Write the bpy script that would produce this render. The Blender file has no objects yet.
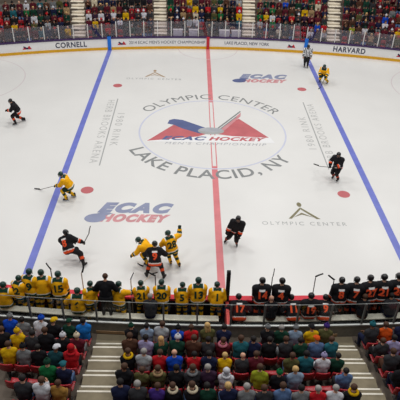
import bpy, math, random
import numpy as np
from math import sin, cos, pi, radians, atan2, sqrt
from mathutils import Vector, Matrix
from mathutils.bvhtree import BVHTree

random.seed(11)
SC = bpy.context.scene
COL = SC.collection

# ------------------------------------------------------------------ materials
_mats = {}
def lin(c):
    return tuple((x / 12.92) if x <= 0.04045 else ((x + 0.055) / 1.055) ** 2.4 for x in (v / 255.0 for v in c))

def mat(name, rgb, rough=0.75, spec=0.3, var=0.12, scale=9.0, metal=0.0, bump=0.0):
    if name in _mats:
        return _mats[name]
    m = bpy.data.materials.new(name)
    m.use_nodes = True
    nt = m.node_tree
    b = nt.nodes['Principled BSDF']
    c = lin(rgb)
    tc = nt.nodes.new('ShaderNodeTexCoord')
    nz = nt.nodes.new('ShaderNodeTexNoise')
    nz.inputs['Scale'].default_value = scale
    nz.inputs['Detail'].default_value = 3
    nt.links.new(tc.outputs['Object'], nz.inputs['Vector'])
    rp = nt.nodes.new('ShaderNodeValToRGB')
    rp.color_ramp.elements[0].position = 0.3
    rp.color_ramp.elements[1].position = 0.7
    rp.color_ramp.elements[0].color = (*[x * (1 - var) for x in c], 1)
    rp.color_ramp.elements[1].color = (*[min(1, x * (1 + var) + var * 0.004) for x in c], 1)
    nt.links.new(nz.outputs['Fac'], rp.inputs['Fac'])
    nt.links.new(rp.outputs['Color'], b.inputs['Base Color'])
    b.inputs['Roughness'].default_value = rough
    b.inputs['Metallic'].default_value = metal
    b.inputs['Specular IOR Level'].default_value = spec
    if bump:
        bp = nt.nodes.new('ShaderNodeBump')
        bp.inputs['Strength'].default_value = bump
        nt.links.new(nz.outputs['Fac'], bp.inputs['Height'])
        nt.links.new(bp.outputs['Normal'], b.inputs['Normal'])
    _mats[name] = m
    return m

def glass_mat(name, tint, refl):
    """clear sheet: tinted see-through with a faint mirror reflection"""
    m = bpy.data.materials.new(name)
    m.use_nodes = True
    nt = m.node_tree
    nt.nodes.remove(nt.nodes['Principled BSDF'])
    out = nt.nodes['Material Output']
    tr = nt.nodes.new('ShaderNodeBsdfTransparent')
    tr.inputs['Color'].default_value = (*tint, 1)
    gl = nt.nodes.new('ShaderNodeBsdfGlossy')
    gl.inputs['Roughness'].default_value = 0.0
    gl.inputs['Color'].default_value = (0.9, 0.9, 0.95, 1)
    mx = nt.nodes.new('ShaderNodeMixShader')
    mx.inputs['Fac'].default_value = refl
    nt.links.new(tr.outputs[0], mx.inputs[1])
    nt.links.new(gl.outputs[0], mx.inputs[2])
    nt.links.new(mx.outputs[0], out.inputs['Surface'])
    return m

GLASS_FAR = glass_mat('far_glass', (0.84, 0.82, 0.87), 0.06)
GLASS_NEAR = glass_mat('near_glass', (0.95, 0.96, 0.95), 0.025)

# ------------------------------------------------------------------ object helpers
def tag(o, label=None, cat=None, group=None, kind=None):
    if label:
        n = len(label.replace(',', ' ').split())
        assert 4 <= n <= 16, (n, label)
        o['label'] = label
    if cat: o['category'] = cat
    if group: o['group'] = group
    if kind: o['kind'] = kind
    return o

def link(name, me, parent=None, loc=None, rz=None):
    o = bpy.data.objects.new(name, me)
    COL.objects.link(o)
    if parent is not None: o.parent = parent
    if loc is not None: o.location = loc
    if rz is not None: o.rotation_euler = (0, 0, rz)
    return o

def empty(name, loc=(0, 0, 0), rz=0.0):
    o = link(name, None, None, loc, rz)
    o.empty_display_size = 0.1
    return o

def slot(o, i, m):
    s = o.material_slots[i]
    s.link = 'OBJECT'
    s.material = m

class MB:
    """collects shapes, makes ONE mesh"""
    def __init__(self):
        self.v = []; self.f = []; self.mi = []
    def add(self, V, F, mi=0):
        b = len(self.v)
        self.v.extend(tuple(map(float, p)) for p in V)
        self.f.extend(tuple(b + i for i in f) for f in F)
        if isinstance(mi, int): self.mi.extend([mi] * len(F))
        else: self.mi.extend(mi)
        return self
    def box(self, x0, x1, y0, y1, z0, z1, mi=0, M=None, bev=0.0):
        if bev:
            e = bev
            V = []; 
            for z, i in ((z0, e), (z0 + e, 0), (z1 - e, 0), (z1, e)):
                for (xx, yy) in ((x0 + i + e*(i==0)*0, y0 + i), (x1 - i, y0 + i), (x1 - i, y1 - i), (x0 + i, y1 - i)):
                    V.append((xx, yy, z))
            F = [(3, 2, 1, 0), (12, 13, 14, 15)]
            for k in range(3):
                for j in range(4):
                    a = 4 * k + j; b = 4 * k + (j + 1) % 4
                    F.append((a, b, b + 4, a + 4))
        else:
            V = [(x, y, z) for z in (z0, z1) for (x, y) in ((x0, y0), (x1, y0), (x1, y1), (x0, y1))]
            F = [(3, 2, 1, 0), (4, 5, 6, 7), (0, 1, 5, 4), (1, 2, 6, 5), (2, 3, 7, 6), (3, 0, 4, 7)]
        if M is not None: V = [M @ Vector(p) for p in V]
        return self.add(V, F, mi)
    def cap(self, p0, r0, p1, r1, mi=0, n=10, rings=3):
        V, F = capsule(p0, r0, p1, r1, n, rings)
        return self.add(V, F, mi)
    def tube(self, pts, r, mi=0, n=6):
        for a, b in zip(pts[:-1], pts[1:]):
            self.cap(a, r, b, r, mi, n, 1)
        return self
    def mesh(self, name, mats, smooth=False):
        me = bpy.data.meshes.new(name)
        me.from_pydata(self.v, [], self.f)
        for m in (mats if isinstance(mats, (list, tuple)) else [mats]): me.materials.append(m)
        me.polygons.foreach_set('material_index', self.mi)
        if smooth: me.polygons.foreach_set('use_smooth', [True] * len(self.f))
        me.update()
        return me
    def build(self, name, mats, parent=None, smooth=False, loc=None, rz=None):
        return link(name, self.mesh(name, mats, smooth), parent, loc, rz)

def capsule(p0, r0, p1, r1, n=10, rings=3):
    p0 = np.array(p0, float); p1 = np.array(p1, float)
    a = p1 - p0; L = np.linalg.norm(a)
    a = a / L if L > 1e-6 else np.array([0, 0, 1.0])
    t = np.array([1.0, 0, 0]) if abs(a[0]) < 0.8 else np.array([0, 1.0, 0])
    u = np.cross(a, t); u /= np.linalg.norm(u)
    w = np.cross(a, u)
    V = [p0 - a * r0]
    prof = [(p0, r0, -pi / 2 + (k + 1) * (pi / 2) / (rings + 0.0)) for k in range(rings)]
    prof += [(p1, r1, k * (pi / 2) / rings) for k in range(rings)]
    for (c, r, th) in prof:
        for j in range(n):
            ph = 2 * pi * j / n
            V.append(c + a * (r * sin(th)) + (u * cos(ph) + w * sin(ph)) * (r * cos(th)))
    V.append(p1 + a * r1)
    F = []
    K = len(prof)
    for j in range(n):
        F.append((0, 1 + (j + 1) % n, 1 + j))
        for k in range(K - 1):
            b = 1 + k * n
            F.append((b + j, b + (j + 1) % n, b + n + (j + 1) % n, b + n + j))
        b = 1 + (K - 1) * n
        F.append((b + j, b + (j + 1) % n, len(V) - 1))
    return V, F

def far_y(x): return 15.13 + 0.012 * x - 0.0093 * x * x
def near_y(x): return -15.76 + 0.0065 * x * x
def stand_y(x): return 0.0055 * x * x

def sweep(mb, prof, xs, fn, mi=0, closed=True):
    """sweep a (offset, z) profile along x, offset added to the curve fn(x)"""
    n = len(prof)
    V = [(x, fn(x) + o, z) for x in xs for (o, z) in prof]
    F = []
    rng = range(n) if closed else range(n - 1)
    for i in range(len(xs) - 1):
        for j in rng:
            a = i * n + j; b = i * n + (j + 1) % n
            F.append((a, b, b + n, a + n))
    if closed:
        F.append(tuple(range(n))[::-1]); F.append(tuple((len(xs) - 1) * n + j for j in range(n)))
    mb.add(V, F, mi)
    return mb

def lins(a, b, n): return [a + (b - a) * i / (n - 1) for i in range(n)]

# ------------------------------------------------------------------ camera, light, view
cam_p = (-1.42857, -31.06006, 15.96525)
yaw, pit, rol, foc = 0.024945, 0.598349, 0.030106, 555.345
fw = Vector((sin(yaw) * cos(pit), cos(yaw) * cos(pit), -sin(pit)))
rt = Vector((cos(yaw), -sin(yaw), 0)); up = rt.cross(fw)
r2 = rt * cos(rol) + up * sin(rol); u2 = -rt * sin(rol) + up * cos(rol)
cd = bpy.data.cameras.new('camera'); cam = bpy.data.objects.new('camera', cd); COL.objects.link(cam)
cam.matrix_world = Matrix(((r2.x, u2.x, -fw.x, cam_p[0]), (r2.y, u2.y, -fw.y, cam_p[1]), (r2.z, u2.z, -fw.z, cam_p[2]), (0, 0, 0, 1)))
cd.sensor_width = 36.0; cd.sensor_fit = 'HORIZONTAL'; cd.lens = foc / 400.0 * 36.0
cd.clip_end = 300
SC.camera = cam

w = bpy.data.worlds.new('arena'); SC.world = w; w.use_nodes = True
bg = w.node_tree.nodes['Background']
bg.inputs['Color'].default_value = (0.95, 0.97, 1.0, 1); bg.inputs['Strength'].default_value = 0.16
for ix, lx in enumerate((-20, -7, 7, 20)):
    for iy, ly in enumerate((-20, -7, 6, 19)):
        ld = bpy.data.lights.new('ceiling_light', 'AREA'); ld.shape = 'RECTANGLE'
        ld.size = 3.0; ld.size_y = 1.6
        ld.energy = (700, 1010, 1080, 620)[iy] * (.84, .98, 1.03, 1.03)[ix]
        ld.color = (1.0, 0.985, 0.97)
        lo = link('ceiling_light', ld, None, (lx, ly, 23.0))
SC.view_settings.view_transform = 'Standard'
SC.view_settings.look = 'None'
SC.view_settings.gamma = 1.0
SC.view_settings.exposure = 0.0
SC.view_settings.use_curve_mapping = False

# ------------------------------------------------------------------ ice and its markings
ICE = mat('ice', (218, 217, 214), rough=0.28, spec=0.35, var=0.025, scale=0.35)
ice = MB().box(-30, 30, -16.6, 16.2, -0.25, 0.0).build('floor', ICE)
tag(ice, kind='structure')

P_BLUE = mat('ice_blue_paint', (108, 117, 192), rough=0.35, var=0.10, scale=1.6)
P_RED = mat('ice_red_paint', (208, 124, 128), rough=0.35, var=0.08, scale=1.6)
P_LOGO_RED = mat('ice_logo_red', (186, 102, 106), rough=0.35, var=0.10, scale=1.2)
P_LOGO_PINK = mat('ice_logo_faded_red', (198, 138, 142), rough=0.35, var=0.08, scale=1.2)
P_NAVY = mat('ice_logo_navy', (88, 98, 138), rough=0.35, var=0.10, scale=1.2)
P_NAVY_L = mat('ice_logo_faded_blue', (134, 140, 166), rough=0.35, var=0.10, scale=1.2)
P_GREY = mat('ice_lettering_grey', (160, 161, 160), rough=0.35, var=0.08, scale=1.2)
P_PALE = mat('ice_lettering_pale_grey', (182, 182, 180), rough=.35, var=.06, scale=1.2)
P_GREY_D = mat('ice_lettering_dark_grey', (132, 134, 134), rough=0.35, var=0.08, scale=1.2)
P_LGREY = mat('ice_logo_light_grey', (165, 167, 172), rough=0.35, var=0.10, scale=1.5)
P_RING = mat('ice_ring_blue', (194, 197, 214), rough=0.35, var=0.05, scale=1.2)
P_FAINT = mat('ice_faint_ring', (206, 196, 197), rough=0.35, var=0.03, scale=1.2)
P_WHITE = mat('ice_white_paint', (226, 226, 226), rough=.35, var=.02)
P_TAN = mat('ice_logo_tan', (168, 142, 112), rough=0.35, var=0.1)
P_OLIVE = mat('ice_logo_olive', (122, 116, 88), rough=0.35, var=0.1)

def flat(name, polys, z, m, parent=ice, loc=None):
    mb = MB()
    for P in polys:
        mb.add([(x, y, z) for x, y in P], [tuple(range(len(P)))])
    return mb.build(name, m, parent)

def ring_polys(cx, cy, r0, r1, a0=0.0, a1=2 * pi, n=72):
    out = []
    for i in range(n):
        t0 = a0 + (a1 - a0) * i / n; t1 = a0 + (a1 - a0) * (i + 1) / n
        out.append([(cx + r0 * cos(t0), cy + r0 * sin(t0)), (cx + r1 * cos(t0), cy + r1 * sin(t0)), (cx + r1 * cos(t1), cy + r1 * sin(t1)), (cx + r0 * cos(t1), cy + r0 * sin(t1))])
    return out

def disc(cx, cy, rx, ry=None, n=28, rot=0):
    ry = ry or rx
    return [(cx + rx * cos(2 * pi * i / n) * cos(rot) - ry * sin(2 * pi * i / n) * sin(rot), cy + rx * cos(2 * pi * i / n) * sin(rot) + ry * sin(2 * pi * i / n) * cos(rot)) for i in range(n)]

BL = 8.2
for s in (-1, 1):
    flat('blue_line', [[(s * BL - 0.17, near_y(BL)), (s * BL + 0.17, near_y(BL)), (s * BL + 0.17, far_y(s * BL)), (s * BL - 0.17, far_y(s * BL))]], 0.002, P_BLUE)
# red centre line: solid outside the circle, two thin stripes inside it
def rect(x0, x1, y0, y1): return [(x0, y0), (x1, y0), (x1, y1), (x0, y1)]
flat('centre_red_line', [rect(-.16, .16, 4.3, far_y(0)), rect(-.16, .16, near_y(0), -4.25), rect(-.16, -.10, -4.25, 4.3), rect(.10, .16, -4.25, 4.3)], 0.002, P_RED)
flat('centre_circle', ring_polys(0, 0, 4.50, 4.60), 0.0025, P_RING)
for s in (-1, 1):
    for t in (-1, 1):
        flat('faceoff_dot', [disc(s * (BL - 1.5), t * 6.9, 0.33)], 0.003, P_LOGO_RED)
    flat('faceoff_circle', ring_polys(s * 18.1, 7.4, 4.45, 4.52), 0.0025, P_FAINT)
    flat('faceoff_circle', ring_polys(s * 18.1, -7.4, 4.45, 4.52), 0.0025, P_FAINT)
flat('referee_crease', ring_polys(0, far_y(0), 2.45, 2.52, pi, 2 * pi), 0.0025, P_FAINT)

# lettering
def text_geo(s, size, shear=0.0, bold=0.0, align='CENTER', spacing=1.0, sub=0, sx=1.0):
    c = bpy.data.curves.new('lettering', 'FONT')
    c.body = s; c.size = size; c.shear = shear; c.offset = bold
    c.align_x = align; c.align_y = 'CENTER'; c.space_character = spacing
    o = bpy.data.objects.new('lettering_tmp', c); COL.objects.link(o)
    dg = bpy.context.evaluated_depsgraph_get()
    me = bpy.data.meshes.new_from_object(o.evaluated_get(dg), depsgraph=dg)
    bpy.data.objects.remove(o); bpy.data.curves.remove(c)
    if sub:
        import bmesh
        bm = bmesh.new(); bm.from_mesh(me)
        bmesh.ops.triangulate(bm, faces=bm.faces)
        for _ in range(sub):
            es = [e for e in bm.edges if e.calc_length() > size * 0.22]
            if es: bmesh.ops.subdivide_edges(bm, edges=es, cuts=1)
        bmesh.ops.triangulate(bm, faces=bm.faces)
        bm.to_mesh(me); bm.free()
    V = [(v.co.x * sx, v.co.y, 0.0) for v in me.vertices]
    F = [tuple(p.vertices) for p in me.polygons]
    bpy.data.meshes.remove(me)
    return V, F

def fit_w(geo, wd):
    V, F = geo
    x0 = min(v[0] for v in V); x1 = max(v[0] for v in V)
    return [((v[0] - (x0 + x1) / 2) * wd / (x1 - x0), v[1], 0.0) for v in V], F

def text_obj(name, geo, fn, m, parent):
    V, F = geo
    return MB().add([fn(x, y) for x, y, _ in V], F).build(name, m, parent)

def on_ice(cx, cy, ang=0.0, z=0.004, sy=1.0):
    return lambda x, y: (cx + x * cos(ang) - y * sy * sin(ang), cy + x * sin(ang) + y * sy * cos(ang), z)

# circle lettering
R1 = 5.18
text_obj('lettering', fit_w(text_geo('OLYMPIC CENTER', 1.12, spacing=1.06, sub=1), R1 * radians(115)), lambda x, y: ((R1 + y * 1.0) * sin(x / R1), (R1 + y * 1.0) * cos(x / R1), 0.004), P_GREY_D, ice)
R2 = 5.2
text_obj('lettering', fit_w(text_geo('LAKE PLACID, NY', 1.28, bold=0.02, spacing=1.06, sub=1), R2 * radians(116)), lambda x, y: ((R2 - y * 1.0) * sin(x / R2 - .08), -(R2 - y * 1.0) * cos(x / R2 - .08), 0.004), P_GREY_D, ice)

# centre emblem: two red peaks, stick and puck, lettering beneath
flat('centre_emblem_ground', [[(-4.1, -1.5), (-3.4, -.5), (3.5, -.62), (3.75, -1.42)]], 0.0032, P_WHITE)
flat('centre_emblem_peak', [[(-4.0, -1.42), (-2.2, 1.15), (-.35, -.35), (-.9, -.75)]], 0.0035, P_LOGO_RED)
flat('centre_emblem_peak', [[(.15, -.35), (1.75, 1.85), (3.45, -.75), (1.2, -.62)]], 0.0035, P_LOGO_RED)
flat('centre_emblem_peak', [[(.35, .15), (1.72, 2.35), (1.95, 2.75), (1.9, 2.2), (.75, .12)]], 0.0038, P_LOGO_PINK)
flat('centre_emblem_blade', [[(-2.85, .95), (-2.75, 1.45), (-2.45, 1.62), (-1.9, 1.5), (-.3, .35), (-.1, -.1), (-.8, -.35), (-1.9, .3), (-2.4, .75)]], 0.0042, P_NAVY)
flat('centre_emblem_shaft', [[(.1, .12), (.2, .06), (1.98, 2.9), (1.9, 2.98)], [(.3, .1), (.38, .06), (1.66, 2.1), (1.6, 2.16)]], 0.0043, P_GREY_D)
flat('centre_emblem_puck', [disc(-.1, .02, .82, .46)], 0.0044, P_GREY)
flat('centre_emblem_puck_top', [disc(-.1, .18, .74, .32)], 0.0048, P_LGREY)
text_obj('emblem_lettering', fit_w(text_geo('ECAC', .9, shear=.35, bold=.04, spacing=1.15), 2.75), on_ice(-1.75, -1.02, z=.0052, sy=.72), P_NAVY, ice)
text_obj('emblem_lettering', fit_w(text_geo('HOCKEY', .85, shear=.35, bold=.04, spacing=1.1), 3.55), on_ice(1.5, -1.02, z=.0052, sy=.72), P_LOGO_RED, ice)
text_obj('emblem_lettering', fit_w(text_geo("MEN'S CHAMPIONSHIP", .5, shear=.25, spacing=1.25), 6.1), on_ice(.15, -1.66, sy=.8), P_LGREY, ice)

def ecac(cx, cy, s, m1, m2, m3):
    text_obj('emblem_lettering', fit_w(text_geo('ECAC', 1.0 * s, shear=.4, bold=.085 * s, spacing=1.3), 3.75), on_ice(cx + .12 * s, cy + .40 * s, sy=1.05), m1, ice)
    text_obj('emblem_lettering', fit_w(text_geo('HOCKEY', .78 * s, shear=.4, bold=.06 * s, spacing=1.2), 3.45), on_ice(cx + .15 * s, cy - .46 * s, sy=1.0), m2, ice)
    flat('emblem_puck', [disc(cx - 1.78 * s, cy - .45 * s, .52 * s, .36 * s, rot=.15)], 0.0045, m3)
    flat('emblem_streak', [[(cx - 2.2 * s, cy - .3 * s), (cx - 1.55 * s, cy + .02 * s), (cx - .95 * s, cy - .05 * s), (cx - 1.3 * s, cy - .25 * s)]], 0.0052, m3)
ecac(-4.15, -8.88, 1.0, P_NAVY_L, P_LOGO_PINK, P_NAVY_L)
ecac(4.0, 8.75, 1.0, P_NAVY_L, P_LOGO_PINK, P_NAVY)

def olympic(cx, cy, m1, m2):
    text_obj('emblem_lettering', fit_w(text_geo('OLYMPIC CENTER', .42, spacing=1.42), 4.1), on_ice(cx, cy, sy=.95), m2, ice)
    flat('emblem_figure', [[(cx - .72, cy + .4), (cx - .55, cy + .4), (cx - .01, cy + 1.2), (cx - .01, cy + 1.38)], [(cx + .86, cy + .4), (cx + .66, cy + .4), (cx + .0, cy + 1.2), (cx + .0, cy + 1.38)],
                           ], 0.0045, m1)
    flat('emblem_figure', [[(cx - .45, cy + .52), (cx + .0, cy + .92), (cx + .55, cy + .52), (cx, cy + .76)], disc(cx - .02, cy + 1.62, .12, .2)], 0.0056, m1)
olympic(4.2, -9.55, P_OLIVE, P_GREY)
olympic(-4.15, 8.28, P_TAN, P_GREY)

for s in (-1, 1):
    flat('lettering_rule', [rect(s * 6.42 - .035, s * 6.42 + .035, -4.4, 4.6)], 0.003, P_GREY)
    ang = -pi / 2 if s < 0 else pi / 2
    text_obj('lettering', fit_w(text_geo('HERB BROOKS ARENA', .66, spacing=1.28), 8.5), on_ice(s * 6.84, 0.1, ang), P_PALE, ice)
    text_obj('lettering', fit_w(text_geo('1980 RINK', .66, spacing=1.3), 4.4), on_ice(s * 5.96, .1, ang), P_PALE, ice)

# ------------------------------------------------------------------ far boards
WHITE = mat('board_white', (226, 225, 224), rough=.45, var=.02)
YELLOW_KICK = mat('kick_plate_yellow', (214, 160, 32), rough=.5, var=.06)
PURPLE = mat('ledge_purple', (62, 44, 84), rough=.5, var=.08)
INK = mat('sign_navy_ink', (44, 48, 74), rough=.6, var=.05)
INK_G = mat('sign_grey_ink', (96, 98, 112), rough=.6, var=.05)
SIGN_RED = mat('sign_red', (188, 40, 52), rough=.6, var=.06)
SIGN_BLUE = mat('sign_blue', (28, 110, 205), rough=.6, var=.06)
XF = lins(-22, 22, 89)
wf = sweep(MB(), [(0, .2), (.14, .2), (.14, .95), (0, .95)], XF, far_y).build('wall_far', WHITE)
tag(wf, kind='structure')
sweep(MB(), [(-.03, 0), (.14, 0), (.14, .215), (-.03, .215)], XF, far_y).build('kick_plate', YELLOW_KICK, wf)
sweep(MB(), [(-.05, .93), (.2, .93), (.2, 1.03), (-.05, 1.03)], XF, far_y).build('ledge', PURPLE, wf)
def on_far(x0, z0): return lambda x, y: (x0 + x, far_y(x0 + x) - .012, z0 + y)
text_obj('lettering', fit_w(text_geo('CORNELL', .60, bold=.014, spacing=1.12, sub=1), 2.45), on_far(-11.25, .54), INK, wf)
text_obj('lettering', fit_w(text_geo("2014 ECAC MEN'S HOCKEY CHAMPIONSHIP", .36, sub=1), 6.35), on_far(-3.42, .56), INK_G, wf)
text_obj('lettering', fit_w(text_geo('LAKE PLACID, NEW YORK', .36, bold=.004, sub=1), 3.75), on_far(3.28, .56), INK_G, wf)
text_obj('lettering', fit_w(text_geo('HARVARD', .60, bold=.014, spacing=1.12, sub=1), 2.55), on_far(11.72, .54), INK, wf)
for x in (-14.65, -7.2, 7.0, 15.75):
    f = on_far(x, .52)
    mb = MB()
    for P, mi in (([(-.36, -.12), (-.12, .12), (.0, -.02), (-.08, -.12)], 0), ([(-.06, -.12), (.18, .17), (.36, -.12)], 0), ([(-.28, .08), (-.2, .16), (.02, -.02), (-.06, -.08)], 1), (disc(.0, -.04, .12, .07), 1)):
        mb.add([f(a, b)[:1] + (f(a, b)[1] - (.004 if mi else 0),) + f(a, b)[2:] for a, b in P], [tuple(range(len(P)))], mi)
    mb.build('emblem', [SIGN_RED, INK], wf)
def mark(x, wd, z0, z1, m):
    mb = MB()
    sweep(mb, [(-.07, z0), (.02, z0), (.02, z1), (-.07, z1)], [x - wd / 2, x + wd / 2], far_y)
    mb.build('line_mark', m, wf)
mark(-BL, .28, .0, 1.12, SIGN_BLUE); mark(BL, .28, .0, 1.25, SIGN_BLUE); mark(0, .24, .0, 1.04, SIGN_RED)

STEEL = mat('post_white_steel', (214, 212, 208), rough=.4, var=.05)
ORD = ['', 'first', 'second', 'third', 'fourth', 'fifth', 'sixth', 'seventh', 'eighth', 'ninth', 'tenth', 'eleventh', 'twelfth', 'thirteenth', 'fourteenth', 'fifteenth', 'sixteenth', 'seventeenth', 'eighteenth', 'nineteenth', 'twentieth', 'twenty-first', 'twenty-second']
PW = 1.13
for i in range(-16, 16):
    x0 = i * PW + .3; x1 = x0 + PW
    h = 2.12 + .16 * (1 if abs(x0) < 8 else 0)
    r = empty('glass_panel', (x0, far_y(x0) + .1, 1.037))
    k = i + 1 if i >= 0 else -i
    tag(r, 'clear glass panel on the far boards, %s %s of the red line' % (ORD[k], 'right' if i >= 0 else 'left'), 'glass panel', 'glass panels along the far boards')
    dy = far_y(x1) - far_y(x0)
    mb = MB(); mb.add([(.03, 0, 0), (PW - .03, dy, 0), (PW - .03, dy, h - 1.03), (.03, 0, h - 1.03), (.03, .012, 0), (PW - .03, dy + .012, 0), (PW - .03, dy + .012, h - 1.03), (.03, .012, h - 1.03)],
                      [(0, 1, 2, 3), (7, 6, 5, 4), (0, 4, 5, 1), (1, 5, 6, 2), (2, 6, 7, 3), (3, 7, 4, 0)])
    mb.build('pane', GLASS_FAR, r)
    MB().box(-.035, .025, -.03, .06, 0, h - 1.0, bev=.008).build('post', STEEL, r)

# ------------------------------------------------------------------ far stands
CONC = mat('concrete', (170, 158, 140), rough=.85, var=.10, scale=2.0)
CONC_D = mat('concrete_dark', (104, 94, 84), rough=.9, var=.12, scale=2.0)  # darker concrete, one even tone for both terraces
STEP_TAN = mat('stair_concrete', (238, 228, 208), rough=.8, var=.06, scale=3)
def frow(j): return 1.05 + .8 * j          # front edge offset of row j from the far boards
def fz(j): return .30 + .36 * j
NF = 8
prof = [(.14, -.2), (.14, fz(0))]
for j in range(NF):
    prof += [(frow(j + 1), fz(j)), (frow(j + 1), fz(j + 1))]
prof += [(frow(NF) + 1.6, fz(NF)), (frow(NF) + 1.6, fz(NF) + 5.0), (frow(NF) + 1.9, fz(NF) + 5.0), (frow(NF) + 1.9, -.2)]
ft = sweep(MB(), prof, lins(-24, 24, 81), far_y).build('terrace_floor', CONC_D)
tag(ft, kind='structure')
FA = (-10.85, -4.05, 3.55, 10.72)
def fsc(j): return 1 + .012 * j
for ai, ax in enumerate(FA):
    mb = MB()
    for j in range(NF):
        x = ax * fsc(j)
        y = far_y(x)
        mb.box(x - .56, x + .56, y + frow(j) + .0, y + frow(j + 1) + .05, fz(j) - .02, fz(j) + .012, 0)
        mb.box(x - .56, x + .56, y + frow(j + 1) - .30, y + frow(j + 1) + .04, fz(j), fz(j) + .19, 0)
    st = mb.build('stair_slab', STEP_TAN); tag(st, kind='structure')
    nb = MB()
    for j in range(NF):
        x = ax * fsc(j); y = far_y(x)
        nb.box(x - .56, x + .56, y + frow(j + 1) - .315, y + frow(j + 1) - .30, fz(j) + .0, fz(j) + .09, 0)
        nb.box(x - .56, x + .56, y + frow(j + 1) - .013, y + frow(j + 1) - .0, fz(j) + .19, fz(j) + .27, 0)
    nb.build('step_edge', CONC, st)

# timekeepers' counter behind the far glass at the red line
for (a, b, nm) in ((-2.95, -2.15, 'white counter panel, outer one left of the red line'), (-1.62, -.9, 'white counter panel, inner one left of the red line'), (.95, 1.8, 'white counter panel, inner one right of the red line'), (1.98, 2.75, 'white counter panel, outer one right of the red line')):
    y = far_y((a + b) / 2) + .42
    r = empty('counter', ((a + b) / 2, y, fz(0)))
    tag(r, nm + ', behind the far glass', 'counter', 'timekeepers counters')
    MB().box(-(b - a) / 2, (b - a) / 2, -.03, .03, 0, 1.12, bev=.01).build('front_panel', WHITE, r)
    MB().box(-(b - a) / 2 - .03, (b - a) / 2 + .03, -.05, .38, 1.125, 1.16, bev=.01).build('worktop', STEEL, r)
    for s in (-1, 1): MB().box(s * ((b - a) / 2 - .05) - .025, s * ((b - a) / 2 - .05) + .025, .28, .33, 0, 1.12).build('leg', STEEL, r)

# ------------------------------------------------------------------ near side: boards, benches, stands
RED_LEDGE = mat('ledge_red', (206, 44, 60), rough=.5, var=.06)
BLACK_RUB = mat('black_rubber', (34, 33, 34), rough=.8, var=.1)
BOARD_IN = mat('board_inside_dark', (44, 40, 42), rough=.7, var=.1)
XN = lins(-11, 11, 45)
wn = sweep(MB(), [(.0, .2), (-.1, .2), (-.1, .98), (0, .98)], XN, near_y).build('wall_near', BOARD_IN)
tag(wn, kind='structure')
sweep(MB(), [(.03, 0), (-.1, 0), (-.1, .215), (.03, .215)], XN, near_y).build('kick_plate', YELLOW_KICK, wn)
sweep(MB(), [(.012, .22), (.0, .22), (.0, .98), (.012, .98)], XN, near_y).build('facing', WHITE, wn)
sweep(MB(), [(.1, .98), (-.14, .98), (-.14, 1.08), (.1, 1.08)], XN, near_y).build('ledge', RED_LEDGE, wn)
FL = .32
bf = sweep(MB(), [(-.1, FL), (-1.62, FL), (-1.62, -.2), (-.1, -.2)], XN, near_y).build('bench_floor', BLACK_RUB)
tag(bf, kind='structure')
# parapet behind the benches, glass above it
GX = lambda x: -17.45 + stand_y(x)
PAR = mat('parapet_grey', (132, 128, 118), rough=.8, var=.12)
WOOD = mat('kick_board_wood', (176, 142, 106), rough=.7, var=.15, scale=4)
RAIL = mat('rail_aluminium', (176, 178, 176), rough=.35, metal=.3, var=.04)
par = sweep(MB(), [(-.05, -.2), (.05, -.2), (.05, 1.36), (-.05, 1.36)], XN, GX).build('wall_parapet', PAR); tag(par, kind='structure')
sweep(MB(), [(-.07, 1.365), (.0, 1.365), (.0, 1.42), (-.07, 1.42)], XN, GX).build('rail', RAIL, par)
for (a, b) in ((-4.62, -3.5), (2.3, 3.95)):
    sweep(MB(), [(-.075, .86), (-.05, .86), (-.05, .98), (-.075, .98)], lins(a, b, 5), GX).build('kick_board', WOOD, par)
PN = 1.165
POSTG = mat('post_grey_steel', (108, 110, 108), rough=.4, metal=.2, var=.06)
for i in range(-8, 7):
    x0 = .1 + i * PN; x1 = x0 + PN
    r = empty('glass_panel', (x0, GX(x0), 1.426))
    k = i + 1 if i >= 0 else -i
    tag(r, 'glass panel behind the players benches, %s %s of the bench divider' % (ORD[k], 'right' if i >= 0 else 'left'), 'glass panel', 'glass panels behind the players benches')
    dy = GX(x1) - GX(x0); h = .94
    mb = MB(); mb.add([(.04, 0, 0), (PN - .04, dy, 0), (PN - .04, dy, h), (.04, 0, h), (.04, .012, 0), (PN - .04, dy + .012, 0), (PN - .04, dy + .012, h), (.04, .012, h)],
                      [(0, 1, 2, 3), (7, 6, 5, 4), (0, 4, 5, 1), (1, 5, 6, 2), (2, 6, 7, 3), (3, 7, 4, 0)])
    mb.build('pane', GLASS_NEAR, r)
    mb = MB(); mb.add([(.0, -.006, h), (PN, dy - .006, h), (PN, dy - .006, h + .014), (0, -.006, h + .014), (.0, .018, h), (PN, dy + .018, h), (PN, dy + .018, h + .014), (.0, .018, h + .014)],
                      [(0, 1, 2, 3), (7, 6, 5, 4), (0, 4, 5, 1), (1, 5, 6, 2), (2, 6, 7, 3), (3, 7, 4, 0)])
    mb.build('top_rail', POSTG, r)
    MB().box(-.03, .03, -.035, .035, 0, h + .02, bev=.008).build('post', POSTG, r)

# players benches
CREAM = mat('bench_cream', (238, 234, 218), rough=.6, var=.05)
BY = lambda x: near_y(x) - .80
for nm, a, b in (('yellow', -9.2, -.25), ('black', .45, 9.2)):
    r = empty('players_bench', ((a + b) / 2, BY((a + b) / 2), FL))
    tag(r, 'long cream %s bench behind the %s-jersey players' % ('plank', nm), 'bench')
    ox, oy = r.location.x, r.location.y
    f = lambda x: BY(x + ox) - oy
    xs = [x - ox for x in lins(a, b, 21)]
    sweep(MB(), [(-.14, .43), (.13, .43), (.13, .475), (-.14, .475)], xs, f).build('seat_plank', CREAM, r)
    for q in range(6):
        x = lins(a + .4, b - .4, 6)[q] - ox
        MB().box(x - .04, x + .04, f(x) - .10, f(x) + .08, 0.0, .43, bev=.01).build('leg', POSTG, r)

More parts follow.
